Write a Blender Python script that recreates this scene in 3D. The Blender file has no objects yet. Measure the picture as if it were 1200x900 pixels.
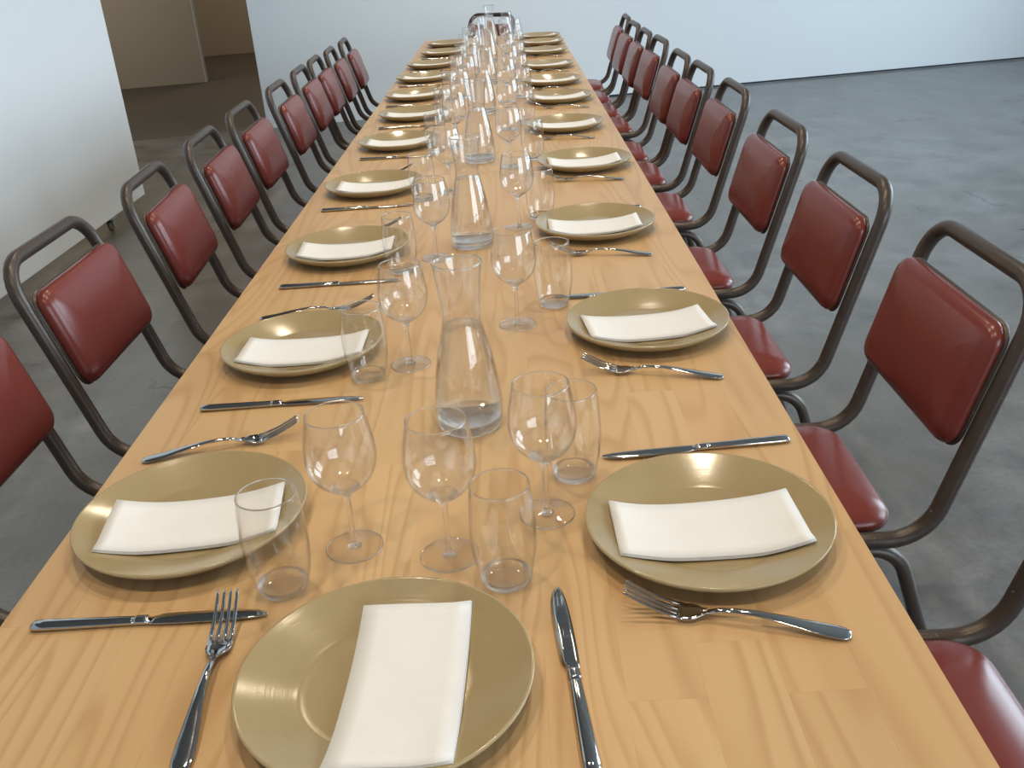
import bpy, bmesh, math, random
from mathutils import Vector, Matrix
random.seed(7)
PI = math.pi
S = bpy.context.scene
COL = S.collection

# ------------------------------------------------------------------ camera
TH, PS, RO, FPX = 0.4413, -0.0194, -0.0695, 1110.5
fw = Vector((math.sin(PS)*math.cos(TH), math.cos(PS)*math.cos(TH), -math.sin(TH)))
rt = fw.cross(Vector((0, 0, 1))).normalized(); up = rt.cross(fw)
r2 = rt*math.cos(RO) + up*math.sin(RO); u2 = -rt*math.sin(RO) + up*math.cos(RO)
cam = bpy.data.objects.new('camera', bpy.data.cameras.new('camera'))
COL.objects.link(cam)
cam.data.sensor_width = 36.0
cam.data.lens = FPX/1200*36
cam.data.clip_start = 0.02
M = Matrix((r2, u2, -fw)).transposed().to_4x4(); M.translation = (0, 0, 1.386)
cam.matrix_world = M
S.camera = cam

# ------------------------------------------------------------------ room frame (the room stands 8.9 degrees to the table)
RA = math.atan(0.157)
ROOM = Matrix.Translation((0, 8.78, 0)) @ Matrix.Rotation(RA, 4, 'Z')     # local x along the back wall, local -y into the room

# ------------------------------------------------------------------ world, lights, exposure
W = bpy.data.worlds.new('world'); S.world = W; W.use_nodes = True
bg = W.node_tree.nodes['Background']; bg.inputs[0].default_value = (0.62, 0.78, 1.0, 1); bg.inputs[1].default_value = 0.5
S.view_settings.view_transform = 'Standard'; S.view_settings.look = 'None'
S.view_settings.gamma = 1.0; S.view_settings.use_curve_mapping = False
S.view_settings.exposure = 0.0
S.cycles.transparent_max_bounces = 96
S.cycles.max_bounces = 20
S.cycles.transmission_bounces = 20
S.cycles.glossy_bounces = 6
S.cycles.sample_clamp_indirect = 12.0

def area(name, mat, sx, sy, energy, color):
    d = bpy.data.lights.new(name, 'AREA'); d.shape = 'RECTANGLE'; d.size = sx; d.size_y = sy
    d.energy = energy; d.color = color
    o = bpy.data.objects.new(name, d); COL.objects.link(o); o.matrix_world = mat
    return o
RWX = 5.9          # right wall, room local
# daylight entering by the two big windows of the right wall ; plus an unseen area light behind the camera
for k, yy in enumerate((-7.3, -3.8)):
    m = ROOM @ Matrix.Translation((RWX-0.03, yy, 2.35)) @ Matrix.Rotation(PI/2, 4, 'Y')
    area('window_daylight', m, 3.3, 2.7, 250, (0.70, 0.87, 1.0))
m = ROOM @ Matrix.Translation((2.6, -13.9, 1.8)) @ Matrix.Rotation(PI/2, 4, 'X')
area('rear_area_light', m, 5.0, 2.6, 240, (0.80, 0.90, 1.0))
# warm spotlights on the ceiling over the table
LAMPS = [(x, y) for y in (0.0, 1.8, 3.6, 5.4, 7.2) for x in (-0.65, 0.45)]  # nearest pair is added to brighten the near end of the table
for x, y in LAMPS:
    d = bpy.data.lights.new('ceiling_spot', 'SPOT'); d.energy = 60; d.color = (1.0, 0.84, 0.62)
    d.spot_size = math.radians(120); d.spot_blend = 0.9; d.shadow_soft_size = 0.07
    o = bpy.data.objects.new('ceiling_spot', d); COL.objects.link(o); o.location = (x, y, 3.2)
m = ROOM @ Matrix.Translation((-2.2, 5.6, 3.5))
area('corridor_fill_light', m, 0.5, 1.6, 30, (1.0, 0.85, 0.66))  # unseen fill lamp added to brighten the far corridor wall
m = ROOM @ Matrix.Translation((-4.7, 2.3, 3.5))
area('corridor_fill_light', m, 0.5, 1.2, 26, (1.0, 0.80, 0.55))  # second unseen fill, added to lift the dark partition

# ------------------------------------------------------------------ materials
def newmat(name):
    m = bpy.data.materials.new(name); m.use_nodes = True
    nt = m.node_tree; b = nt.nodes['Principled BSDF']
    return m, nt, b
def N(nt, t, **kw):
    n = nt.nodes.new(t)
    for k, v in kw.items():
        if k[0] == '_': n.inputs[k[1:].replace('_', ' ')].default_value = v
        else: setattr(n, k, v)
    return n
def L(nt, a, b): nt.links.new(a, b)
def ramp(nt, pts, fac):
    r = N(nt, 'ShaderNodeValToRGB'); e = r.color_ramp.elements
    while len(e) < len(pts): e.new(0.5)
    for el, (p, c) in zip(e, pts): el.position = p; el.color = (*c, 1) if len(c) == 3 else c
    L(nt, fac, r.inputs[0]); return r.outputs[0]
def mixc(nt, fac, a, b, mode='MIX'):
    n = N(nt, 'ShaderNodeMix', data_type='RGBA', blend_type=mode)
    for sock, v in ((n.inputs[0], fac), (n.inputs[6], a), (n.inputs[7], b)):
        if hasattr(v, 'is_linked'): L(nt, v, sock)
        else: sock.default_value = v if not isinstance(v, tuple) else (*v, 1)
    return n.outputs[2]
def mathn(nt, op, a, b=0.0, c=None):
    n = N(nt, 'ShaderNodeMath', operation=op)
    for i, v in enumerate((a, b, c)):
        if v is None: continue
        if hasattr(v, 'is_linked'): L(nt, v, n.inputs[i])
        else: n.inputs[i].default_value = v
    return n.outputs[0]
def bump(nt, b, h, strength=0.2, dist=0.01):
    n = N(nt, 'ShaderNodeBump'); n.inputs['Strength'].default_value = strength; n.inputs['Distance'].default_value = dist
    L(nt, h, n.inputs['Height']); L(nt, n.outputs[0], b.inputs['Normal'])
def mapping(nt, scale=(1, 1, 1), src='Object', offset=None):
    tc = N(nt, 'ShaderNodeTexCoord'); mp = N(nt, 'ShaderNodeMapping')
    mp.inputs['Scale'].default_value = scale
    v = tc.outputs[src]
    if offset is not None:
        va = N(nt, 'ShaderNodeVectorMath', operation='ADD'); L(nt, v, va.inputs[0]); L(nt, offset, va.inputs[1]); v = va.outputs[0]
    L(nt, v, mp.inputs['Vector']); return mp.outputs[0]
def noise(nt, vec, scale, detail=4, rough=0.5, dist=0.0):
    n = N(nt, 'ShaderNodeTexNoise'); L(nt, vec, n.inputs['Vector'])
    n.inputs['Scale'].default_value = scale; n.inputs['Detail'].default_value = detail
    n.inputs['Roughness'].default_value = rough; n.inputs['Distortion'].default_value = dist
    return n.outputs['Fac']

def wood_mat():
    m, nt, b = newmat('pine')
    oi = N(nt, 'ShaderNodeObjectInfo')
    off = N(nt, 'ShaderNodeCombineXYZ')
    L(nt, mathn(nt, 'MULTIPLY', oi.outputs['Random'], 37.0), off.inputs[0])
    L(nt, mathn(nt, 'MULTIPLY', oi.outputs['Random'], 91.0), off.inputs[1])
    L(nt, mathn(nt, 'MULTIPLY', oi.outputs['Random'], 53.0), off.inputs[2])
    v = mapping(nt, (1, 0.11, 1), offset=off.outputs[0])
    base = noise(nt, v, 6.5, 2, 0.40, 0.35)
    rings = mathn(nt, 'FRACT', mathn(nt, 'MULTIPLY', base, 15.0))
    # saw-tooth ring: slow rise into dark latewood, quick fall
    line = ramp(nt, [(0.0, (0.15, 0.15, 0.15)), (0.10, (0, 0, 0)), (0.55, (0.12, 0.12, 0.12)), (0.86, (0.75, 0.75, 0.75)), (1.0, (0.25, 0.25, 0.25))], rings)
    v2 = mapping(nt, (160, 5, 160), offset=off.outputs[0])
    fine = noise(nt, v2, 1.0, 3, 0.6)
    v3 = mapping(nt, (5, 1.2, 5), offset=off.outputs[0])
    blot = noise(nt, v3, 1.0, 3, 0.5)
    c = mixc(nt, line, (0.575, 0.38, 0.190), (0.435, 0.255, 0.107))
    c = mixc(nt, mathn(nt, 'MULTIPLY', fine, 0.30), c, (0.54, 0.335, 0.16))
    c = mixc(nt, ramp(nt, [(0.42, (0, 0, 0)), (0.75, (0.5, 0.5, 0.5))], blot), c, (0.54, 0.31, 0.145))
    tone = ramp(nt, [(0.0, (0.955, 0.945, 0.935)), (0.5, (1, 1, 1)), (1.0, (1.03, 1.035, 1.04))], oi.outputs['Random'])
    c = mixc(nt, 1.0, c, tone, 'MULTIPLY')
    L(nt, c, b.inputs['Base Color'])
    b.inputs['Roughness'].default_value = 0.36
    b.inputs['Specular IOR Level'].default_value = 0.4
    bump(nt, b, fine, 0.05, 0.001)
    return m
def concrete_mat(name, lo, hi, warm, rough=(0.20, 0.42)):
    m, nt, b = newmat(name)
    v = mapping(nt)
    big = noise(nt, v, 0.55, 5, 0.6, 0.6)
    mid = noise(nt, v, 3.5, 6, 0.65, 0.4)
    fine = noise(nt, v, 60, 3, 0.7)
    vs = mapping(nt, (1.0, 0.28, 1.0))
    streak = noise(nt, vs, 2.2, 5, 0.6, 0.8)
    c = mixc(nt, ramp(nt, [(0.35, (0, 0, 0)), (0.66, (1, 1, 1))], mid), lo, hi)
    c = mixc(nt, ramp(nt, [(0.42, (0, 0, 0)), (0.60, (0.85, 0.85, 0.85))], big), c, warm)
    c = mixc(nt, ramp(nt, [(0.45, (0, 0, 0)), (0.7, (0.45, 0.45, 0.45))], streak), c, hi)
    c = mixc(nt, ramp(nt, [(0.3, (0.35, 0.35, 0.35)), (0.55, (0, 0, 0))], fine), c, lo)
    # hairline cracks: edges of large warped cells, kept only in places
    wv = N(nt, 'ShaderNodeTexNoise'); L(nt, v, wv.inputs['Vector']); wv.inputs['Scale'].default_value = 2.6; wv.inputs['Detail'].default_value = 6
    sc = N(nt, 'ShaderNodeVectorMath', operation='SCALE'); L(nt, wv.outputs['Color'], sc.inputs[0]); sc.inputs['Scale'].default_value = 0.8
    ad = N(nt, 'ShaderNodeVectorMath', operation='ADD'); L(nt, v, ad.inputs[0]); L(nt, sc.outputs[0], ad.inputs[1])
    vo = N(nt, 'ShaderNodeTexVoronoi', feature='DISTANCE_TO_EDGE'); L(nt, ad.outputs[0], vo.inputs['Vector']); vo.inputs['Scale'].default_value = 0.42
    crack = ramp(nt, [(0.0, (0.8, 0.8, 0.8)), (0.006, (0, 0, 0))], vo.outputs['Distance'])
    keep = ramp(nt, [(0.50, (0, 0, 0)), (0.60, (1, 1, 1))], noise(nt, v, 1.3, 3, 0.5))
    ck = mathn(nt, 'MULTIPLY', crack, keep)
    c = mixc(nt, ck, c, tuple(0.32*x for x in lo))
    sp = N(nt, 'ShaderNodeTexVoronoi'); L(nt, v, sp.inputs['Vector']); sp.inputs['Scale'].default_value = 7.0
    spots = ramp(nt, [(0.0, (0.8, 0.8, 0.8)), (0.055, (0.6, 0.6, 0.6)), (0.075, (0, 0, 0))], sp.outputs['Distance'])
    gate = ramp(nt, [(0.60, (0, 0, 0)), (0.64, (1, 1, 1))], noise(nt, v, 4.0, 2, 0.5))
    c = mixc(nt, mathn(nt, 'MULTIPLY', spots, gate), c, tuple(0.25*x for x in lo))
    L(nt, c, b.inputs['Base Color'])
    rr = N(nt, 'ShaderNodeMapRange'); L(nt, mid, rr.inputs['Value']); rr.inputs['To Min'].default_value = rough[0]; rr.inputs['To Max'].default_value = rough[1]
    L(nt, rr.outputs[0], b.inputs['Roughness'])
    bump(nt, b, mixc(nt, 0.5, mid, fine), 0.06, 0.004)
    return m
def paint_mat(name, col, rough=0.75):
    m, nt, b = newmat(name)
    v = mapping(nt)
    n = noise(nt, v, 1.1, 3, 0.5)
    c = mixc(nt, n, tuple(0.97*x for x in col), col)
    L(nt, c, b.inputs['Base Color']); b.inputs['Roughness'].default_value = rough
    bump(nt, b, noise(nt, v, 220, 2, 0.5), 0.04, 0.001)
    return m
def vinyl_mat():
    m, nt, b = newmat('oxblood_vinyl')
    oi = N(nt, 'ShaderNodeObjectInfo')
    v = mapping(nt)
    n = noise(nt, v, 9, 4, 0.6)
    c = mixc(nt, n, (0.150, 0.026, 0.019), (0.198, 0.038, 0.028))
    c = mixc(nt, mathn(nt, 'MULTIPLY', oi.outputs['Random'], 0.3), c, (0.15, 0.036, 0.026))
    L(nt, c, b.inputs['Base Color']); b.inputs['Roughness'].default_value = 0.27
    b.inputs['Specular IOR Level'].default_value = 0.45
    bump(nt, b, noise(nt, v, 420, 3, 0.6), 0.05, 0.001)
    return m
def tube_mat():
    m, nt, b = newmat('brown_enamel')
    v = mapping(nt)
    n = noise(nt, v, 30, 5, 0.65)
    w = noise(nt, v, 75, 4, 0.7)
    c = mixc(nt, n, (0.050, 0.036, 0.028), (0.085, 0.064, 0.052))
    worn = ramp(nt, [(0.66, (0, 0, 0)), (0.72, (1, 1, 1))], w)
    c = mixc(nt, worn, c, (0.30, 0.24, 0.19))
    L(nt, c, b.inputs['Base Color']); b.inputs['Roughness'].default_value = 0.36
    b.inputs['Metallic'].default_value = 0.25
    bump(nt, b, n, 0.05, 0.001)
    return m
def steel_mat():
    m, nt, b = newmat('polished_cutlery_steel')
    b.inputs['Base Color'].default_value = (0.56, 0.545, 0.52, 1); b.inputs['Metallic'].default_value = 1
    v = mapping(nt, (1, 40, 1))
    n = noise(nt, v, 30, 2, 0.5)
    rr = N(nt, 'ShaderNodeMapRange'); L(nt, n, rr.inputs['Value']); rr.inputs['To Min'].default_value = 0.03; rr.inputs['To Max'].default_value = 0.09
    L(nt, rr.outputs[0], b.inputs['Roughness'])
    return m
def plate_mat():
    m, nt, b = newmat('tan_glaze')
    tc = N(nt, 'ShaderNodeTexCoord')
    sx = N(nt, 'ShaderNodeSeparateXYZ'); L(nt, tc.outputs['Object'], sx.inputs[0])
    cx = N(nt, 'ShaderNodeCombineXYZ'); L(nt, sx.outputs[0], cx.inputs[0]); L(nt, sx.outputs[1], cx.inputs[1])
    ln = N(nt, 'ShaderNodeVectorMath', operation='LENGTH'); L(nt, cx.outputs[0], ln.inputs[0])
    rv = N(nt, 'ShaderNodeCombineXYZ'); L(nt, ln.outputs['Value'], rv.inputs[0])
    rings = noise(nt, rv.outputs[0], 260, 3, 0.7)
    v = tc.outputs['Object']
    sp = noise(nt, v, 30, 4, 0.6)
    c = mixc(nt, sp, (0.310, 0.232, 0.116), (0.370, 0.285, 0.150))
    c = mixc(nt, mathn(nt, 'MULTIPLY', rings, 0.35), c, (0.37, 0.285, 0.16))
    edge = ramp(nt, [(0.1375, (0, 0, 0)), (0.1395, (0.5, 0.5, 0.5))], ln.outputs['Value'])
    c = mixc(nt, edge, c, (0.45, 0.36, 0.21))
    L(nt, c, b.inputs['Base Color']); b.inputs['Roughness'].default_value = 0.14
    b.inputs['Specular IOR Level'].default_value = 0.5
    bump(nt, b, rings, 0.07, 0.0012)
    return m
def paper_mat():
    m, nt, b = newmat('napkin_paper')
    v = mapping(nt)
    n = noise(nt, v, 40, 3, 0.6)
    c = mixc(nt, n, (0.73, 0.72, 0.70), (0.79, 0.78, 0.765))
    L(nt, c, b.inputs['Base Color']); b.inputs['Roughness'].default_value = 0.85
    bump(nt, b, noise(nt, v, 700, 2, 0.6), 0.12, 0.0008)
    return m
def thin_glass_mat(name, tint=(0.993, 0.995, 0.994), edge=(0.42, 0.43, 0.43), ior=1.55):
    # thin drinking-glass wall: see-through straight on, mirror-like and slightly darker along the grazing outline
    m = bpy.data.materials.new(name); m.use_nodes = True; nt = m.node_tree; nt.nodes.clear()
    out = N(nt, 'ShaderNodeOutputMaterial')
    lw = N(nt, 'ShaderNodeLayerWeight'); lw.inputs['Blend'].default_value = 0.5
    f = ramp(nt, [(0.0, (0, 0, 0)), (0.62, (0.02, 0.02, 0.02)), (0.82, (0.22, 0.22, 0.22)), (0.94, (0.75, 0.75, 0.75)), (1.0, (1, 1, 1))], lw.outputs['Facing'])
    tr = N(nt, 'ShaderNodeBsdfTransparent'); L(nt, mixc(nt, f, tint, edge), tr.inputs[0])
    gl = N(nt, 'ShaderNodeBsdfGlossy'); gl.inputs['Roughness'].default_value = 0.02; gl.inputs[0].default_value = (1, 1, 1, 1)
    f0 = ((ior-1)/(ior+1))**2          # Schlick reflectance, the same on both faces of the wall
    fr = mathn(nt, 'MULTIPLY_ADD', mathn(nt, 'POWER', lw.outputs['Facing'], 5.0), 1-f0, f0)
    mx = N(nt, 'ShaderNodeMixShader')
    cl = mathn(nt, 'MINIMUM', fr, 0.7)
    L(nt, cl, mx.inputs[0]); L(nt, tr.outputs[0], mx.inputs[1]); L(nt, gl.outputs[0], mx.inputs[2])
    L(nt, mx.outputs[0], out.inputs[0])
    return m
def glass_mat(name, ior, col=(1, 1, 1), clear=0.2):
    m, nt, b = newmat(name)
    tr = N(nt, 'ShaderNodeBsdfTransparent'); tr.inputs[0].default_value = (0.985, 0.99, 0.985, 1)
    mx = N(nt, 'ShaderNodeMixShader'); mx.inputs[0].default_value = clear
    L(nt, b.outputs[0], mx.inputs[1]); L(nt, tr.outputs[0], mx.inputs[2])
    L(nt, mx.outputs[0], nt.nodes['Material Output'].inputs[0])
    b.inputs['Base Color'].default_value = (*col, 1); b.inputs['Transmission Weight'].default_value = 1
    b.inputs['IOR'].default_value = ior; b.inputs['Roughness'].default_value = 0.0
    return m
def plain_mat(name, col, rough=0.5, metal=0.0):
    m, nt, b = newmat(name)
    v = mapping(nt); n = noise(nt, v, 25, 3, 0.6)
    L(nt, mixc(nt, n, tuple(0.85*x for x in col), col), b.inputs['Base Color'])
    b.inputs['Roughness'].default_value = rough; b.inputs['Metallic'].default_value = metal
    return m

WOOD = wood_mat()
FLOORM = concrete_mat('polished_concrete', (0.082, 0.081, 0.077), (0.250, 0.250, 0.250), (0.135, 0.124, 0.106))
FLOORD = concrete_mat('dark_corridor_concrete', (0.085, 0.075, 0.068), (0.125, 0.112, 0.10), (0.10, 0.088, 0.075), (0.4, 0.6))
WALLM = paint_mat('white_wall_paint', (0.80, 0.82, 0.83))
PANELM = paint_mat('white_panel_paint', (0.80, 0.81, 0.81), 0.6)
CREAM = paint_mat('cream_corridor_paint', (0.62, 0.54, 0.42))
CEILM = paint_mat('ceiling_paint', (0.22, 0.22, 0.22))
VINYL, TUBE, STEEL, PLATEM, PAPER = vinyl_mat(), tube_mat(), steel_mat(), plate_mat(), paper_mat()
THIN = thin_glass_mat('thin_drinking_glass')
THINF = thin_glass_mat('thin_foot_glass', (0.997, 0.998, 0.997), (0.6, 0.61, 0.61), 1.5)
GLASS = glass_mat('clear_solid_glass', 1.46, (1, 1, 1), 0.30)
RIM = glass_mat('fire_polished_rim_glass', 1.5, (0.95, 0.96, 0.96), 0.2)
WATER = glass_mat('clear_water', 1.33, (1, 1, 1), 0.42)
DARK = plain_mat('dark_frame_and_gap_shade', (0.03, 0.03, 0.032), 0.7)  # dark window frames; also paints the shade of the gap under the back wall
RUBBER = plain_mat('black_rubber', (0.02, 0.02, 0.02), 0.7)
CASTER = plain_mat('caster_grey_rubber', (0.16, 0.14, 0.10), 0.5)
ZINC = plain_mat('zinc_plate', (0.35, 0.34, 0.31), 0.4, 0.8)

# ------------------------------------------------------------------ mesh helpers
def mesh(name, verts, faces, mat, smooth=True):
    me = bpy.data.meshes.new(name); me.from_pydata([tuple(v) for v in verts], [], faces); me.update()
    bm = bmesh.new(); bm.from_mesh(me); bmesh.ops.recalc_face_normals(bm, faces=bm.faces); bm.to_mesh(me); bm.free()
    if smooth:
        for p in me.polygons: p.use_smooth = True
    me.materials.append(mat); return me
def obj(name, me, parent=None, loc=(0, 0, 0), rotz=0.0):
    o = bpy.data.objects.new(name, me); COL.objects.link(o)
    o.location = loc; o.rotation_euler = (0, 0, rotz)
    if parent is not None: o.parent = parent
    return o
def thing(name, label, cat, loc=(0, 0, 0), rotz=0.0, group=None):
    o = bpy.data.objects.new(name, None); COL.objects.link(o); o.empty_display_size = 0.05
    o.location = loc; o.rotation_euler = (0, 0, rotz)
    return tag(o, label, cat, group)
def tag(o, label, cat, group=None):
    o['label'] = label; o['category'] = cat
    if group: o['group'] = group
    return o
def copy_tree(o, parent=None):
    c = o.copy(); COL.objects.link(c); c.parent = parent
    for ch in list(o.children): copy_tree(ch, c)
    return c
def struct(name, me, mat4=None):
    o = obj(name, me); o['kind'] = 'structure'
    if mat4 is not None: o.matrix_world = mat4
    return o
def box(name, a, b, mat, bev=0.0):
    (x0, y0, z0), (x1, y1, z1) = a, b
    v = [(x, y, z) for z in (z0, z1) for y in (y0, y1) for x in (x0, x1)]
    f = [(0, 2, 3, 1), (4, 5, 7, 6), (0, 1, 5, 4), (2, 6, 7, 3), (0, 4, 6, 2), (1, 3, 7, 5)]
    me = mesh(name, v, f, mat, False)
    if bev > 0:
        bm = bmesh.new(); bm.from_mesh(me)
        bmesh.ops.bevel(bm, geom=bm.edges[:], offset=bev, segments=1, affect='EDGES', clamp_overlap=True)
        bm.to_mesh(me); bm.free()
    return me
def lathe(prof, n, mat, name='lathe', closed=False):
    """prof: list of (r,z). r==0 ends become poles. closed joins last to first."""
    v, f, idx = [], [], []
    for r, z in prof:
        if r <= 1e-9: idx.append([len(v)]); v.append((0, 0, z))
        else:
            idx.append(list(range(len(v), len(v)+n)))
            v += [(r*math.cos(2*PI*k/n), r*math.sin(2*PI*k/n), z) for k in range(n)]
    pairs = list(zip(idx[:-1], idx[1:])) + ([(idx[-1], idx[0])] if closed else [])
    for a, b in pairs:
        for k in range(n):
            k2 = (k+1) % n
            if len(a) == 1 and len(b) == 1: break
            if len(a) == 1: f.append((a[0], b[k], b[k2]))
            elif len(b) == 1: f.append((a[k], b[0], a[k2]))
            else: f.append((a[k], b[k], b[k2], a[k2]))
    return mesh(name, v, f, mat)
def fillet(pts, rads, n=6):
    pts = [Vector(p) for p in pts]; out = [pts[0]]
    for i in range(1, len(pts)-1):
        p = pts[i]; d0 = (pts[i-1]-p).normalized(); d1 = (pts[i+1]-p).normalized()
        r = rads[i-1]; ang = d0.angle(d1); t = r/math.tan(ang/2)
        a, b = p+d0*t, p+d1*t
        bis = (d0+d1).normalized(); c = p+bis*(r/math.sin(ang/2))
        va, vb = a-c, b-c; th = va.angle(vb)
        for k in range(n+1):
            s = k/n
            out.append(c + (va*math.sin((1-s)*th)+vb*math.sin(s*th))/math.sin(th))
    out.append(pts[-1]); return out
def sweep(path, rad, mat, n=12, name='tube'):
    """round tube; rad a number or one per point"""
    path = [Vector(p) for p in path]; v, f = [], []
    rads = rad if isinstance(rad, (list, tuple)) else [rad]*len(path)
    t0 = (path[1]-path[0]).normalized()
    nrm = t0.orthogonal().normalized()
    for i, p in enumerate(path):
        t = (path[min(i+1, len(path)-1)]-path[max(i-1, 0)]).normalized()
        nrm = (nrm - t*nrm.dot(t)).normalized(); bn = t.cross(nrm)
        for k in range(n):
            a = 2*PI*k/n; v.append(p + (nrm*math.cos(a)+bn*math.sin(a))*rads[i])
    for i in range(len(path)-1):
        for k in range(n):
            k2 = (k+1) % n; f.append((i*n+k, i*n+k2, (i+1)*n+k2, (i+1)*n+k))
    f.append(tuple(range(n))); f.append(tuple(range((len(path)-1)*n, len(path)*n)))
    return mesh(name, v, f, mat)
def rrect(hx, hy, r, n=6):
    out = []
    for cx, cy, a0 in ((hx-r, hy-r, 0), (-hx+r, hy-r, 90), (-hx+r, -hy+r, 180), (hx-r, -hy+r, 270)):
        for k in range(n+1):
            a = math.radians(a0+90*k/n); out.append((cx+r*math.cos(a), cy+r*math.sin(a)))
    return out
def cushion(hx, hy, r, layers, mat, taper=0.0, xf=None, name='cushion'):
    """layers: (inset, z); rounded-rectangle rings, closed at both ends; taper narrows y towards -x"""
    v, f = [], []; m = None
    for ins, z in layers:
        ring = rrect(hx-ins, hy-ins, max(r-ins*0.6, 0.004))
        m = len(ring)
        v += [(x, y*(1-taper*(hx-x)/(2*hx)), z) for x, y in ring]
    for i in range(len(layers)-1):
        for k in range(m):
            k2 = (k+1) % m; f.append((i*m+k, i*m+k2, (i+1)*m+k2, (i+1)*m+k))
    for base, zz in ((0, layers[0][1]), ((len(layers)-1)*m, layers[-1][1])):
        c = len(v); v.append((0, 0, zz))
        for k in range(m): f.append((base+k, base+(k+1) % m, c))
    if xf is not None: v = [xf @ Vector(p) for p in v]
    return mesh(name, v, f, mat)
def loft(secs, mat, name='loft'):
    """closed sections of equal length joined and capped"""
    v, f = [], []; n = len(secs[0])
    for s in secs: v += s
    for i in range(len(secs)-1):
        for k in range(n):
            k2 = (k+1) % n; f.append((i*n+k, i*n+k2, (i+1)*n+k2, (i+1)*n+k))
    f.append(tuple(range(n))); f.append(tuple(range((len(secs)-1)*n, len(secs)*n)))
    return mesh(name, v, f, mat)
ORD = ['first', 'second', 'third', 'fourth', 'fifth', 'sixth', 'seventh', 'eighth', 'ninth', 'tenth', 'eleventh']
def smooth_prof(p, n=5):
    """Catmull-Rom through (r,z) points"""
    out = []
    for i in range(len(p)-1):
        p0, p1, p2, p3 = p[max(i-1, 0)], p[i], p[i+1], p[min(i+2, len(p)-1)]
        for k in range(n):
            t = k/n
            out.append(tuple(0.5*((2*b)+(-a+c)*t+(2*a-5*b+4*c-d)*t*t+(-a+3*b-3*c+d)*t**3) for a, b, c, d in zip(p0, p1, p2, p3)))
    out.append(tuple(p[-1])); return [(max(r, 0), z) for r, z in out]

# ------------------------------------------------------------------ setting
CEIL = 4.5
struct('floor', box('floor', (-5.6, -15.0, -0.12), (RWX, 0.0, 0.0), FLOORM), ROOM)
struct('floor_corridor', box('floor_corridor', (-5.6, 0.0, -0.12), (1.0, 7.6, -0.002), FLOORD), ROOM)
struct('ceiling', box('ceiling', (-5.7, -15.2, CEIL), (RWX+0.2, 7.6, CEIL+0.1), CEILM), ROOM)
struct('wall_back', box('wall_back', (-2.16, 0.0, 0.018), (RWX, 0.16, CEIL), WALLM), ROOM)
struct('gap_shade_strip', box('gap_shade_strip', (0.9005, 0.012, 0.0), (RWX, 0.15, 0.018), DARK), ROOM)  # shade in the gap under the back wall, painted as a dark strip
struct('trim_3', box('trim_3', (-2.16, 0.0, 0.0), (0.9, 0.15, 0.018), WALLM), ROOM)          # white foot of the back wall, left of the painted dark strip
struct('wall_left', box('wall_left', (-5.75, -15.0, 0), (-5.6, 7.6, CEIL), WALLM), ROOM)
struct('wall_far', box('wall_far', (-5.6, 7.25, 0), (1.0, 7.4, CEIL), CREAM), ROOM)
struct('wall_corridor', box('wall_corridor', (0.9, 0.16, 0), (1.05, 7.4, CEIL), CREAM), ROOM)
struct('wall_partition', box('wall_partition', (-5.6, 3.86, 0), (-3.16, 4.02, CEIL), CREAM), ROOM)
struct('partition_end_lit', box('partition_end_lit', (-3.16, 3.86, 0), (-3.145, 4.02, CEIL), WALLM), ROOM)          # end face of the partition, the daylight on it painted as a pale cap
# right wall with two window openings, and the solid front wall
WY = [(-8.7, -5.9), (-5.2, -2.4)]
wl = [((-15.0, -8.7), (0, CEIL)), ((-5.9, -5.2), (0, CEIL)), ((-2.4, 0.0), (0, CEIL))]
for a, b in WY: wl += [((a, b), (0, 0.6)), ((a, b), (4.1, CEIL))]
V, F = [], []
for (ya, yb), (za, zb) in wl:
    n0 = len(V)
    V += [(x, y, z) for z in (za, zb) for y in (ya, yb) for x in (RWX, RWX+0.18)]
    F += [tuple(n0+i for i in q) for q in ((0, 2, 3, 1), (4, 5, 7, 6), (0, 1, 5, 4), (2, 6, 7, 3), (0, 4, 6, 2), (1, 3, 7, 5))]
struct('wall_right', mesh('wall_right', V, F, WALLM, False), ROOM)
for k, (a, b) in enumerate(WY):
    V, F = [], []
    for (ya, yb), (za, zb) in (((a, a+.06), (.6, 4.1)), ((b-.06, b), (.6, 4.1)), ((a, b), (.6, .66)), ((a, b), (4.04, 4.1)), (((a+b)/2-.03, (a+b)/2+.03), (.6, 4.1))):
        n0 = len(V)
        V += [(x, y, z) for z in (za, zb) for y in (ya, yb) for x in (RWX+0.02, RWX+0.10)]
        F += [tuple(n0+i for i in q) for q in ((0, 2, 3, 1), (4, 5, 7, 6), (0, 1, 5, 4), (2, 6, 7, 3), (0, 4, 6, 2), (1, 3, 7, 5))]
    struct('window_%d' % (k+1), mesh('window', V, F, DARK, False), ROOM)
struct('wall_front', box('wall_front', (-5.6, -15.15, 0), (RWX, -15.0, CEIL), WALLM), ROOM)

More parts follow.
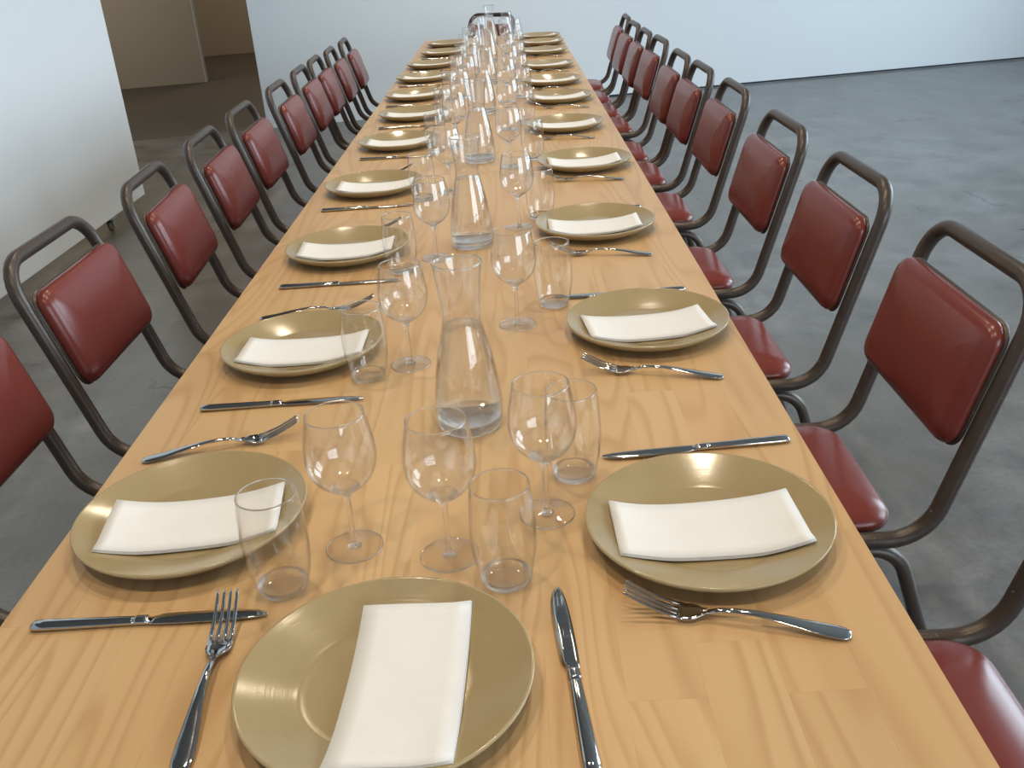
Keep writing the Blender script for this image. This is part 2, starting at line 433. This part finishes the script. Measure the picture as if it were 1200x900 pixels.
# movable display wall on casters at the left
mp = thing('movable_wall_panel', 'tall white movable wall panel on small casters, left of the table', 'wall panel', (-2.36, 4.2, 0), 0.0)
obj('panel', box('panel', (-0.05, -1.9, 0.075), (0.05, 1.66, 2.9), PANELM, 0.003), mp)
def make_caster(y):
    c = obj('caster', box('caster_plate', (-0.03, -0.035, 0.066), (0.03, 0.035, 0.074), ZINC, 0.001), mp, (0.0, y, 0))
    obj('fork', mesh('caster_fork', *(lambda q: (sum([[(sx*0.016+dx, yy, zz) for dx in (-0.002, 0.002) for yy, zz in q] for sx in (-1, 1)], []),
        sum([[tuple(o+i for i in fc) for fc in ((0, 1, 2, 3), (4, 7, 6, 5), (0, 4, 5, 1), (1, 5, 6, 2), (2, 6, 7, 3), (3, 7, 4, 0))] for o in (0, 8)], [])))(
        [(-0.02, 0.066), (0.02, 0.066), (0.010, 0.022), (-0.010, 0.022)]), ZINC, False), c)
    me = lathe([(0, -0.012), (0.020, -0.012), (0.030, -0.009), (0.032, 0), (0.030, 0.009), (0.020, 0.012), (0, 0.012)], 24, CASTER, 'caster_wheel')
    w = obj('wheel', me, c); w.rotation_euler = (0, PI/2, 0); w.location = (0, 0, 0.032)
for y in (1.12, -1.5): make_caster(y)
for c in [o for o in mp.children if o.name.startswith('caster')]: c.location.x = 0.03

# ------------------------------------------------------------------ tables: three pine-topped tables end to end
TX0, TX1, TZ, TT = -0.583, 0.3637, 0.75, 0.036
NSTR = 13; SW = (TX1-TX0)/NSTR
TABS = [(0.47, 2.845, 'nearest of the three long pine tables, under the lone end plate'),
        (2.848, 5.02, 'middle one of the three long pine tables set end to end'),
        (5.023, 7.10, 'farthest of the three pine tables, ending before the back wall')]
LEGB = box('table_leg', (-0.035, -0.035, 0), (0.035, 0.035, TZ-TT), WOOD, 0.004)
rs = random.Random(3)
for ti, (y0, y1, lab) in enumerate(TABS):
    t = thing('dining_table', lab, 'table', (-0.11, (y0+y1)/2, 0), 0, 'pine tables set end to end')
    cx, cy = -0.11, (y0+y1)/2
    for k in range(NSTR):
        xa, xb = TX0+k*SW, TX0+(k+1)*SW
        cuts = [y0]; y = y0+rs.uniform(0.2, 0.8)
        if ti == 0 and k in (9, 11): y = 0.655
        while y < y1-0.2: cuts.append(y); y += rs.uniform(0.5, 0.95)
        cuts.append(y1)
        for a, b in zip(cuts[:-1], cuts[1:]):
            hx, hy = (xb-xa)/2, (b-a)/2
            obj('stave', box('stave', (-hx+0.00002, -hy+0.00002, -TT), (hx-0.00002, hy-0.00002, 0), WOOD, 0.00006), t,
                ((xa+xb)/2-cx, (a+b)/2-cy, TZ))
    hx, hy = 0.25, (y1-y0)/2-0.10
    for sx in (-1, 1):
        for sy in (-1, 1): obj('leg', LEGB, t, (sx*hx, sy*hy, 0))
        obj('apron', box('apron', (-0.011, -hy+0.036, TZ-TT-0.09), (0.011, hy-0.036, TZ-TT-0.0005), WOOD, 0.002), t, (sx*hx, 0, 0))
    for sy in (-1, 1):
        obj('apron', box('apron', (-hx+0.036, -0.011, TZ-TT-0.09), (hx-0.036, 0.011, TZ-TT-0.0005), WOOD, 0.002), t, (0, sy*hy, 0))

# ------------------------------------------------------------------ chairs
TR = 0.0148
def make_chair():
    t = thing('dining_chair', '', 'chair', (0, 0, 0), 0, 'red vinyl chairs around the table')
    hw = 0.2; zb, zt = 0.42, 0.856; xb, xt = -0.20, -0.33
    p = fillet([(0.19, -hw, zb), (xb, -hw, zb), (xt, -hw, zt), (xt, hw, zt), (xb, hw, zb), (0.19, hw, zb)], [0.085, 0.075, 0.075, 0.085], 7)
    obj('back_frame', sweep(p, TR, TUBE, 12, 'back_frame'), t)
    # straight along the tube, so the long runs get their own rings only at bends
    for s in (-1, 1):
        q = fillet([(-0.285, s*0.182, 0.016), (-0.165, s*0.182, 0.388), (0.165, s*0.182, 0.388), (0.235, s*0.182, 0.016)], [0.07, 0.07], 6)
        lf = obj('leg_frame', sweep(q, 0.0130, TUBE, 12, 'leg_frame'), t)
        for x in (-0.289, 0.237):
            obj('foot', lathe([(0, 0), (0.014, 0), (0.0165, 0.004), (0.0165, 0.024), (0.013, 0.027), (0, 0.027)], 14, RUBBER, 'foot'), lf, (x, s*0.182, 0))
    obj('stretcher', sweep([(0.10, -0.182, 0.386), (0.10, 0.182, 0.386)], 0.009, TUBE, 10, 'stretcher'), t)
    obj('stretcher', sweep([(-0.11, -0.182, 0.386), (-0.11, 0.182, 0.386)], 0.009, TUBE, 10, 'stretcher'), t)
    seat = cushion(0.192, 0.1845, 0.055, [(0.012, 0.0), (0.001, 0.005), (-0.002, 0.014), (0.0, 0.022), (0.006, 0.030), (0.016, 0.0365), (0.032, 0.0425), (0.055, 0.0475), (0.085, 0.051), (0.12, 0.053), (0.16, 0.054)], VINYL, 0.05, None, 'seat')
    obj('seat', seat, t, (0.030, 0, 0.4140))
    lean = math.atan2(xb-xt, zt-zb)
    # backrest: local x across (chair y), local y up along the lean, local z towards the sitter
    zc = 0.682; xc = xb+(xt-xb)*(zc-zb)/(zt-zb)
    upv = Vector((xt-xb, 0, zt-zb)).normalized(); fr = Vector((upv.z, 0, -upv.x)); ac = Vector((0, 1, 0))
    xf = Matrix((ac, upv, fr)).transposed().to_4x4()
    xf.translation = Vector((xc, 0, zc)) + fr*(TR+0.0008)
    pad = cushion(0.193, 0.108, 0.034, [(0.004, 0.003), (0.0, 0.007), (-0.001, 0.014), (0.002, 0.023), (0.009, 0.030), (0.022, 0.035), (0.05, 0.039), (0.09, 0.041)], VINYL, 0, xf, 'backrest')
    obj('backrest', pad, t)
    bp = cushion(0.196, 0.111, 0.036, [(0.0, 0.0), (0.0, 0.003)], TUBE, 0, xf, 'back_panel')
    obj('back_panel', bp, t)
    return t
RCH = [0.885, 1.535, 2.15, 2.76, 3.46, 4.01, 4.47, 5.14, 5.60, 6.10, 6.65]
LCH = [1.44, 2.00, 2.61, 3.17, 3.71, 4.32, 4.87, 5.31, 5.76, 6.27]
chair0 = make_chair(); used = False
def place_chair(x, y, rz, label):
    global used
    o = chair0 if not used else copy_tree(chair0); used = True
    o.location = (x, y, 0); o.rotation_euler = (0, 0, rz); o['label'] = label
    return o
rj = random.Random(11)
for i, y in enumerate(RCH):
    dx = 0 if i < 3 else rj.uniform(-0.012, 0.012)
    place_chair(0.455+dx, y, PI+(0 if i < 3 else rj.uniform(-0.03, 0.03)),
                'dark red vinyl chair, %s from the camera on the right side' % ORD[i])
for i, y in enumerate(LCH):
    dx = 0 if i < 2 else rj.uniform(-0.01, 0.01)
    place_chair(-0.699+dx, y, 0 if i < 2 else 0.045+rj.uniform(-0.02, 0.02),
                'dark red vinyl chair, %s visible from the camera on the left side' % ORD[i])
place_chair(-0.29, 7.36, -PI/2-0.6, 'red vinyl chair alone at the far end of the table, facing the camera')

# ------------------------------------------------------------------ plates and napkins
PR = 0.14
pin = [(0, 0.0080), (0.03, 0.0077), (0.06, 0.0077), (0.080, 0.0083), (0.087, 0.0100), (0.100, 0.0140), (0.115, 0.0190), (0.128, 0.0236), (0.1365, 0.0268)]
pout = [(0.1385, 0.0276), (0.1399, 0.0268), (0.1400, 0.0250), (0.1375, 0.0215), (0.130, 0.0150), (0.116, 0.0078), (0.100, 0.0030), (0.090, 0.0012), (0.086, 0.0), (0.078, 0.0), (0.074, 0.0024), (0.03, 0.0028), (0, 0.0028)]
PLM = lathe(smooth_prof(pin, 3)+pout, 72, PLATEM, 'plate')
def plate_z(r):
    for (a, za), (b, zb) in zip(pin[:-1], pin[1:]):
        if r <= b: return za+(zb-za)*(r-a)/(b-a)
    return pin[-1][1]
def make_napkin(seed, off=(0, -0.014), ln=0.212, wd=0.112):
    """paper napkin folded to three layers, bending along its length into the dish"""
    r = random.Random(seed)
    nu, nv = 18, 6; v, f = [], []
    tilt = r.uniform(-0.004, 0.004); bow = r.uniform(0.8, 1.15); skew = r.uniform(-0.006, 0.006)
    fl = [r.uniform(0.000, 0.0035) for _ in range(2)]
    def zc(u, w):
        a = abs(u)/(ln/2)
        e = max(plate_z(math.hypot(u, wd/2*0.99)), plate_z(math.hypot(u, 0)))
        base = 0.0098+0.0110*bow*a**2.6
        return max(base, plate_z(math.hypot(u, w))+0.0006, plate_z(math.hypot(u+off[0], w+off[1]))+0.0016, plate_z(math.hypot(u, wd/2))*0.97+0.0008) + tilt*u/ln*0.4
    th = 0.0008
    for lay in range(3):
        g = 0.0001*lay; b0 = len(v)
        for side in (0, 1):
            for i in range(nu+1):
                for j in range(nv+1):
                    a = i/nu-0.5; c = j/nv-0.5
                    sh = 1-0.006*lay
                    u = a*ln*sh; w = c*wd*(1-0.008*lay) + skew*a
                    fan = (0.0009*lay*max(0, 2*abs(c)-0.5)) * (1 if c < 0 else 0.25)
                    z = zc(u, w) + lay*(th+g) + side*th + fan
                    z += 0.0012*math.sin(7*a+seed)*math.sin(4*c+seed*1.7)*(0.4+abs(a))
                    v.append((u, w, z))
        W1 = nv+1; top = b0+(nu+1)*W1
        for i in range(nu):
            for j in range(nv):
                q = (i*W1+j, i*W1+j+1, (i+1)*W1+j+1, (i+1)*W1+j)
                f.append(tuple(b0+k for k in reversed(q))); f.append(tuple(top+k for k in q))
        rim = [i*W1 for i in range(nu+1)] + [nu*W1+j for j in range(1, W1)] + [i*W1+nv for i in range(nu-1, -1, -1)] + [j for j in range(nv-1, 0, -1)]
        for k in range(len(rim)):
            a, b = rim[k], rim[(k+1) % len(rim)]; f.append((b0+a, b0+b, top+b, top+a))
    return mesh('napkin', v, f, PAPER, True)
NAPS = [make_napkin(s) for s in range(7)]
NAPN = make_napkin(2, (-0.010, -0.018))
R_PL = [(.195, .92), (.212, 1.546), (.178, 2.182), (.206, 2.862), (.185, 3.49), (.202, 4.122), (.194, 4.63), (.200, 5.225), (.208, 5.887), (.217, 6.387), (.213, 6.80)]
L_PL = [(-.4225, 1.0), (-.387, 1.536), (-.393, 2.11), (-.407, 2.724), (-.398, 3.36), (-.395, 3.93), (-.427, 4.45), (-.435, 5.04), (-.43, 5.58), (-.400, 6.17), (-.397, 6.69)]
N_PL = (-.150, .692)
def where(side, i):
    if side == 'N': return 'at the near end'
    return '%s from the camera on the %s side' % (ORD[i], 'right' if side == 'R' else 'left')
PLS = 0.0075      # rims stand a little higher than first surveyed
SEATS = [('R', i, x, y) for i, (x, y) in enumerate(R_PL)] + [('L', i, x, y) for i, (x, y) in enumerate(L_PL)] + [('N', 0, *N_PL)]
SEATS = [(a, i, x, y*(1-PLS)) for a, i, x, y in SEATS]
# napkin pose per seat: offset from the plate and turn
NAP = {('R', 0): (-.002, -.010, .02), ('R', 1): (-.002, -.016, .10), ('L', 0): (.005, -.014, .11), ('L', 1): (.005, -.020, .0), ('N', 0): (.018, -.010, PI/2-.02)}
for side, i, x, y in SEATS:
    o = tag(obj('dinner_plate', PLM, None, (x, y, TZ), rj.uniform(0, 6)), 'round tan plate, ' + where(side, i), 'plate', 'tan plates along the table')
    dx, dy, a = NAP.get((side, i), (rj.uniform(-.006, .006), -.016+rj.uniform(-.004, .004), rj.uniform(.0, .08) if side == 'R' else rj.uniform(-.03, .06)))
    n = obj('napkin', NAPN if side == 'N' else NAPS[(i*3+(2 if side == 'L' else 0)) % 7], None, (x+dx, y+dy, TZ), a)
    tag(n, 'white napkin on the plate ' + where(side, i), 'napkin', 'folded napkins on the plates')

# ------------------------------------------------------------------ cutlery (both lie along local +y, tip at +y, centred)
def flat_oval(cx, y, z, hw, hh, n=12):
    return [(cx+hw*math.cos(2*PI*k/n), y, z+hh*math.sin(2*PI*k/n)) for k in range(n)]
def make_knife():
    t = thing('table_knife', '', 'knife', (0, 0, 0), 0, 'steel table knives')
    hs = []
    for y, hw, hh in ((-.127, .0035, .0026), (-.1262, .0058, .0036), (-.1225, .0078, .0045), (-.112, .0084, .0046), (-.08, .0078, .0044), (-.045, .0070, .0042), (-.018, .0062, .0041), (-.0145, .0058, .004)):
        hs.append(flat_oval(0, y, hh+0.0001, hw, hh))
    obj('handle', loft(hs, STEEL, 'knife_handle'), t)
    cs = []
    for y, hw, hh in ((-.0145, .0062, .0042), (-.0125, .0070, .0048), (-.0100, .0060, .0042), (-.0080, .0071, .0049), (-.0055, .0059, .0042), (-.0035, .0068, .0046), (-.001, .0062, .0040)):
        cs.append(flat_oval(0, y, 0.0044, hw, min(hh, .0043)))
    obj('collar', loft(cs, STEEL, 'knife_collar'), t)
    bl = []
    #        y      left    right  half thickness at spine
    for y, xl, xr in ((-.001, -.0060, .0060), (.006, -.0072, .0070), (.012, -.0100, .0074), (.03, -.0108, .0078), (.06, -.0112, .0078), (.085, -.0110, .0074), (.105, -.0096, .0062), (.117, -.0072, .0046), (.1235, -.0040, .0030), (.127, -.0006, .0016)):
        bl.append([(xl, y, .0036), (xl*.5, y, .0043), (xr*.6, y, .0047), (xr, y, .0045), (xr, y, .0031), (xr*.5, y, .0029), (xl*.5, y, .0031)])
    me = loft(bl, STEEL, 'knife_blade')
    obj('blade', me, t)
    return t
def make_fork():
    t = thing('table_fork', '', 'fork', (0, 0, 0), 0, 'steel table forks')
    def cz(y):   # side curve: handle end resting, arched waist, dip at the head, tines rising
        pts = [(-.111, .0030), (-.09, .0045), (-.05, .0105), (-.01, .0150), (.015, .0125), (.035, .0050), (.050, .0030), (.070, .0085), (.090, .0170), (.111, .0275)]
        for (a, za), (b, zb) in zip(pts[:-1], pts[1:]):
            if y <= b:
                s = (y-a)/(b-a); return za+(zb-za)*(s*s*(3-2*s)*0.5+s*0.5)
        return pts[-1][1]
    hs = []
    for y, hw, hh in ((-.111, .0030, .0010), (-.1102, .0062, .0014), (-.106, .0092, .0016), (-.098, .0104, .0017), (-.08, .0098, .0017), (-.05, .0072, .0017), (-.02, .0047, .0019), (.0, .0036, .0021), (.015, .0036, .0021), (.028, .0042, .0019)):
        hs.append(flat_oval(0, y, cz(y), hw, hh))
    obj('handle', loft(hs, STEEL, 'fork_handle'), t)
    hd = []
    for y, hw in ((.0275, .0042), (.033, .0066), (.038, .0108), (.043, .0127), (.050, .0130), (.0565, .0128)):
        hd.append([(hw*q, y, cz(y)+s*0.0009+0.0022*q*q) for s, qs in ((1, (-1, -.5, 0, .5, 1)), (-1, (1, .5, 0, -.5, -1))) for q in qs])
    obj('head', loft(hd, STEEL, 'fork_head'), t)
    for k in range(4):
        x0 = -.0107+.00713*k; x1 = -.0100+.00667*k
        ts = []
        for i, s in enumerate((0, .2, .4, .6, .8, .93, 1.0)):
            y = .0555+s*.0555; hw = (.0020-.0006*s) if s < 1 else .0006
            x = x0+(x1-x0)*s; zz = cz(y)+0.0022*(x/.0128)**2*(1-s)
            ts.append([(x-hw, y, zz-.0008), (x+hw, y, zz-.0008), (x+hw, y, zz+.0008), (x-hw, y, zz+.0008)])
        obj('tine', loft(ts, STEEL, 'tine'), t)
    return t
knife0, fork0 = make_knife(), make_fork(); ku = fu = False
def lay(which, tip, end, label):
    """lay the piece so that its tip and handle end point at the two table positions"""
    global ku, fu
    if which == 'knife': o = knife0 if not ku else copy_tree(knife0); ku = True
    else: o = fork0 if not fu else copy_tree(fork0); fu = True
    d = Vector((tip[0]-end[0], tip[1]-end[1]))
    o.location = ((tip[0]+end[0])/2, (tip[1]+end[1])/2, TZ)
    o.rotation_euler = (0, 0, math.atan2(d.y, d.x)-PI/2); o['label'] = label
KN = {('R', 0): ((.089, 1.096), (.347, 1.114)), ('L', 0): ((-.291, .807), (-.545, .808)), ('L', 1): ((-.258, 1.322), (-.509, 1.318)),
      ('R', 1): ((.050, 1.717), (.318, 1.718)), ('N', 0): ((.017, .823), (.034, .570))}
FK = {('R', 0): ((.084, .787), (.299, .724)), ('R', 1): ((.087, 1.38), (.299, 1.32)), ('L', 0): ((-.343, 1.216), (-.54, 1.165)), ('N', 0): ((-.332, .819), (-.322, .600))}
for side, i, x, y in SEATS:
    s = -1 if side == 'R' else 1
    j = lambda a: rj.uniform(-a, a)
    if (side, i) in KN: tip, end = KN[side, i]
    else:
        ym = y+(.172 if side == 'R' else -.212)+j(.008); a = j(.04); xm = x+(.0 if side == 'R' else .01)+j(.01)
        tip = (xm+s*.127, ym+a*.127); end = (xm-s*.127, ym-a*.127)
    lay('knife', tip, end, 'steel knife beside the plate ' + where(side, i))
    if (side, i) in FK: tip, end = FK[side, i]
    else:
        ym = y+(-.192 if side == 'R' else .185)+j(.008); a = -.18 if side == 'R' else .10; a += j(.05); xm = x+(-.01 if side == 'R' else -.012)+j(.01)
        tip = (xm+s*.111, ym+a*.111*s); end = (xm-s*.111, ym-a*.111*s)
    lay('fork', tip, end, 'steel fork beside the plate ' + where(side, i))

# ------------------------------------------------------------------ glassware
def shell(outer, th, bottom_z=None, n=48):
    """outer profile from bottom to rim, thin wall of thickness th with a rounded rim; open inside"""
    inner = []
    for k, (r, z) in enumerate(outer):
        a = outer[max(k-1, 0)]; b = outer[min(k+1, len(outer)-1)]
        dr, dz = b[0]-a[0], b[1]-a[1]; l = math.hypot(dr, dz) or 1
        inner.append((max(r-th*dz/l, 0.0), z+th*dr/l))
    return outer, inner
def bead(r, z, a, mat, n=48, name='rim'):
    return lathe([(r+a*math.cos(2*PI*k/8), z+a*math.sin(2*PI*k/8)) for k in range(8)], n, mat, name, True)
def make_wineglass():
    t = thing('wine_glass', '', 'wine glass', (0, 0, 0), 0, 'empty wine glasses along the table middle')
    o = smooth_prof([(.0045, .0765), (.012, .0790), (.024, .0868), (.0345, .0995), (.0398, .1165), (.0400, .133), (.0376, .152), (.0330, .1748)], 6)
    ou, inn = shell(o, .0011)
    prof = ou + [(ou[-1][0]-.0005, .1753)] + list(reversed(inn))[:-1]
    prof = prof[1:] if False else prof
    # thick solid bottom of the bowl is the stem's flare; the wall itself is thin
    inn2 = [(r, z) for r, z in inn if z > .0795]
    prof = [(0, .0762)] + ou + [(ou[-1][0]-.0006, .1753)] + list(reversed(inn2)) + [(0, .0806)]
    obj('bowl', lathe(prof, 48, THIN, 'wine_bowl'), t)
    obj('rim', bead(.0330-.0005, .1752, .00085, RIM), t)
    st = smooth_prof([(.0085, .0020), (.0052, .0050), (.0037, .012), (.0033, .03), (.0033, .05), (.0039, .066), (.0066, .0745), (.0120, .0786)], 4) + [(.0160, .0808), (.0172, .0820), (.0150, .0826), (.0070, .0818)]
    obj('stem', lathe([(0, .0020)] + st + [(0, .0816)], 32, GLASS, 'stem'), t)
    ft = smooth_prof([(0, .0052), (.006, .0048), (.014, .0034), (.024, .0022), (.0318, .0015)], 3)
    obj('foot', lathe(ft + [(.0332, .0010), (.0330, .0003), (.030, .0001), (0, .0001)], 48, THINF, 'glass_foot'), t)
    obj('foot_edge', bead(.0331, .0009, .00085, RIM, 48, 'foot_edge'), t)
    return t
def make_tumbler():
    t = thing('tumbler', '', 'tumbler', (0, 0, 0), 0, 'empty water tumblers along the table middle')
    o = smooth_prof([(.0262, .0040), (.0300, .0150), (.0338, .0340), (.0358, .0560), (.0356, .0800), (.0338, .1060), (.0318, .1225)], 5)
    ou, inn = shell(o, .0012)
    prof = ou + [(ou[-1][0]-.0006, .1231)] + list(reversed(inn))
    obj('wall', lathe(prof, 48, THIN, 'tumbler_wall', True), t)
    obj('rim', bead(.0318-.0006, .1229, .0009, RIM), t)
    bs = [(0, .0002), (.0200, .0002), (.0245, .0012), (.0261, .0040), (.0277, .0092), (.0268, .0112), (.0240, .0092), (.0200, .0078), (.010, .0070), (0, .0068)]
    obj('base', lathe(bs, 40, GLASS, 'tumbler_base'), t)
    return t
def make_carafe():
    t = thing('carafe', '', 'carafe', (0, 0, 0), 0, 'water carafes down the table middle')
    key = [(.0452, .0040), (.0478, .0140), (.0484, .0280), (.0474, .0520), (.0440, .0800), (.0392, .1080), (.0335, .1340), (.0280, .1560), (.0262, .1680), (.0266, .1820), (.0290, .2060), (.0318, .2280), (.0342, .2450)]
    o = smooth_prof(key, 4)
    ou, inn = shell(o, .0016)
    prof = ou + [(ou[-1][0]-.0008, .2457)] + list(reversed(inn))
    obj('body', lathe(prof, 56, THIN, 'carafe_body', True), t)
    obj('rim', bead(.0342-.0008, .2456, .0012, RIM, 56), t)
    bs = [(0, .0022), (.030, .0012), (.0400, .0002), (.0432, .0008), (.0451, .0036), (.0462, .0085), (.0466, .0130), (.045, .0158), (.036, .0128), (.02, .0112), (0, .0108)]
    obj('base', lathe(bs, 56, GLASS, 'carafe_base'), t)
    wi = [(r-.0004, z) for r, z in inn if .0165 < z < .1555]
    obj('water', lathe([(0, .0118), (.02, .0124), (.036, .0140), (.0445, .0168)] + wi + [(wi[-1][0]-.0006, .1552), (0, .1550)], 56, WATER, 'water'), t)
    return t
wg0, tu0, ca0 = make_wineglass(), make_tumbler(), make_carafe(); first = {}
def put(src, x, y, label):
    o = src if src.name not in first else copy_tree(src); first[src.name] = 1
    o.location = (x, y, TZ); o.rotation_euler = (0, 0, rj.uniform(0, 6)); o['label'] = label
WGP = {('L', 0): (-.215, .926), ('R', 0): (.013, .972), ('N', 0): (-.102, .898), ('L', 1): (-.194, 1.447), ('R', 1): (-.013, 1.597)}
TUP = {('L', 0): (-.283, .853), ('R', 0): (.052, 1.058), ('N', 0): (-.037, .845), ('L', 1): (-.258, 1.402), ('R', 1): (.058, 1.686)}
for side, i, x, y in SEATS:
    a = WGP.get((side, i)) or ((-.005+rj.uniform(-.010, .010), y+.050+rj.uniform(-.012, .012)) if side == 'R' else (-.190+rj.uniform(-.006, .006), y-.074+rj.uniform(-.008, .008)))
    b = TUP.get((side, i)) or ((.057+rj.uniform(-.006, .006), y+.140+rj.uniform(-.012, .012)) if side == 'R' else (-.257+rj.uniform(-.005, .005), y-.145+rj.uniform(-.008, .008)))
    put(wg0, *a, 'stemmed wine glass of the setting ' + where(side, i))
    put(tu0, *b, 'stemless tumbler of the setting ' + where(side, i))
CAR = [1.219, 2.106, 3.0, 3.88, 4.72, 5.58, 6.45]
for i, y in enumerate(CAR):
    put(ca0, -.087 if i == 0 else -.108, y, 'clear glass carafe of water, %s from the camera in the middle row' % ORD[i])
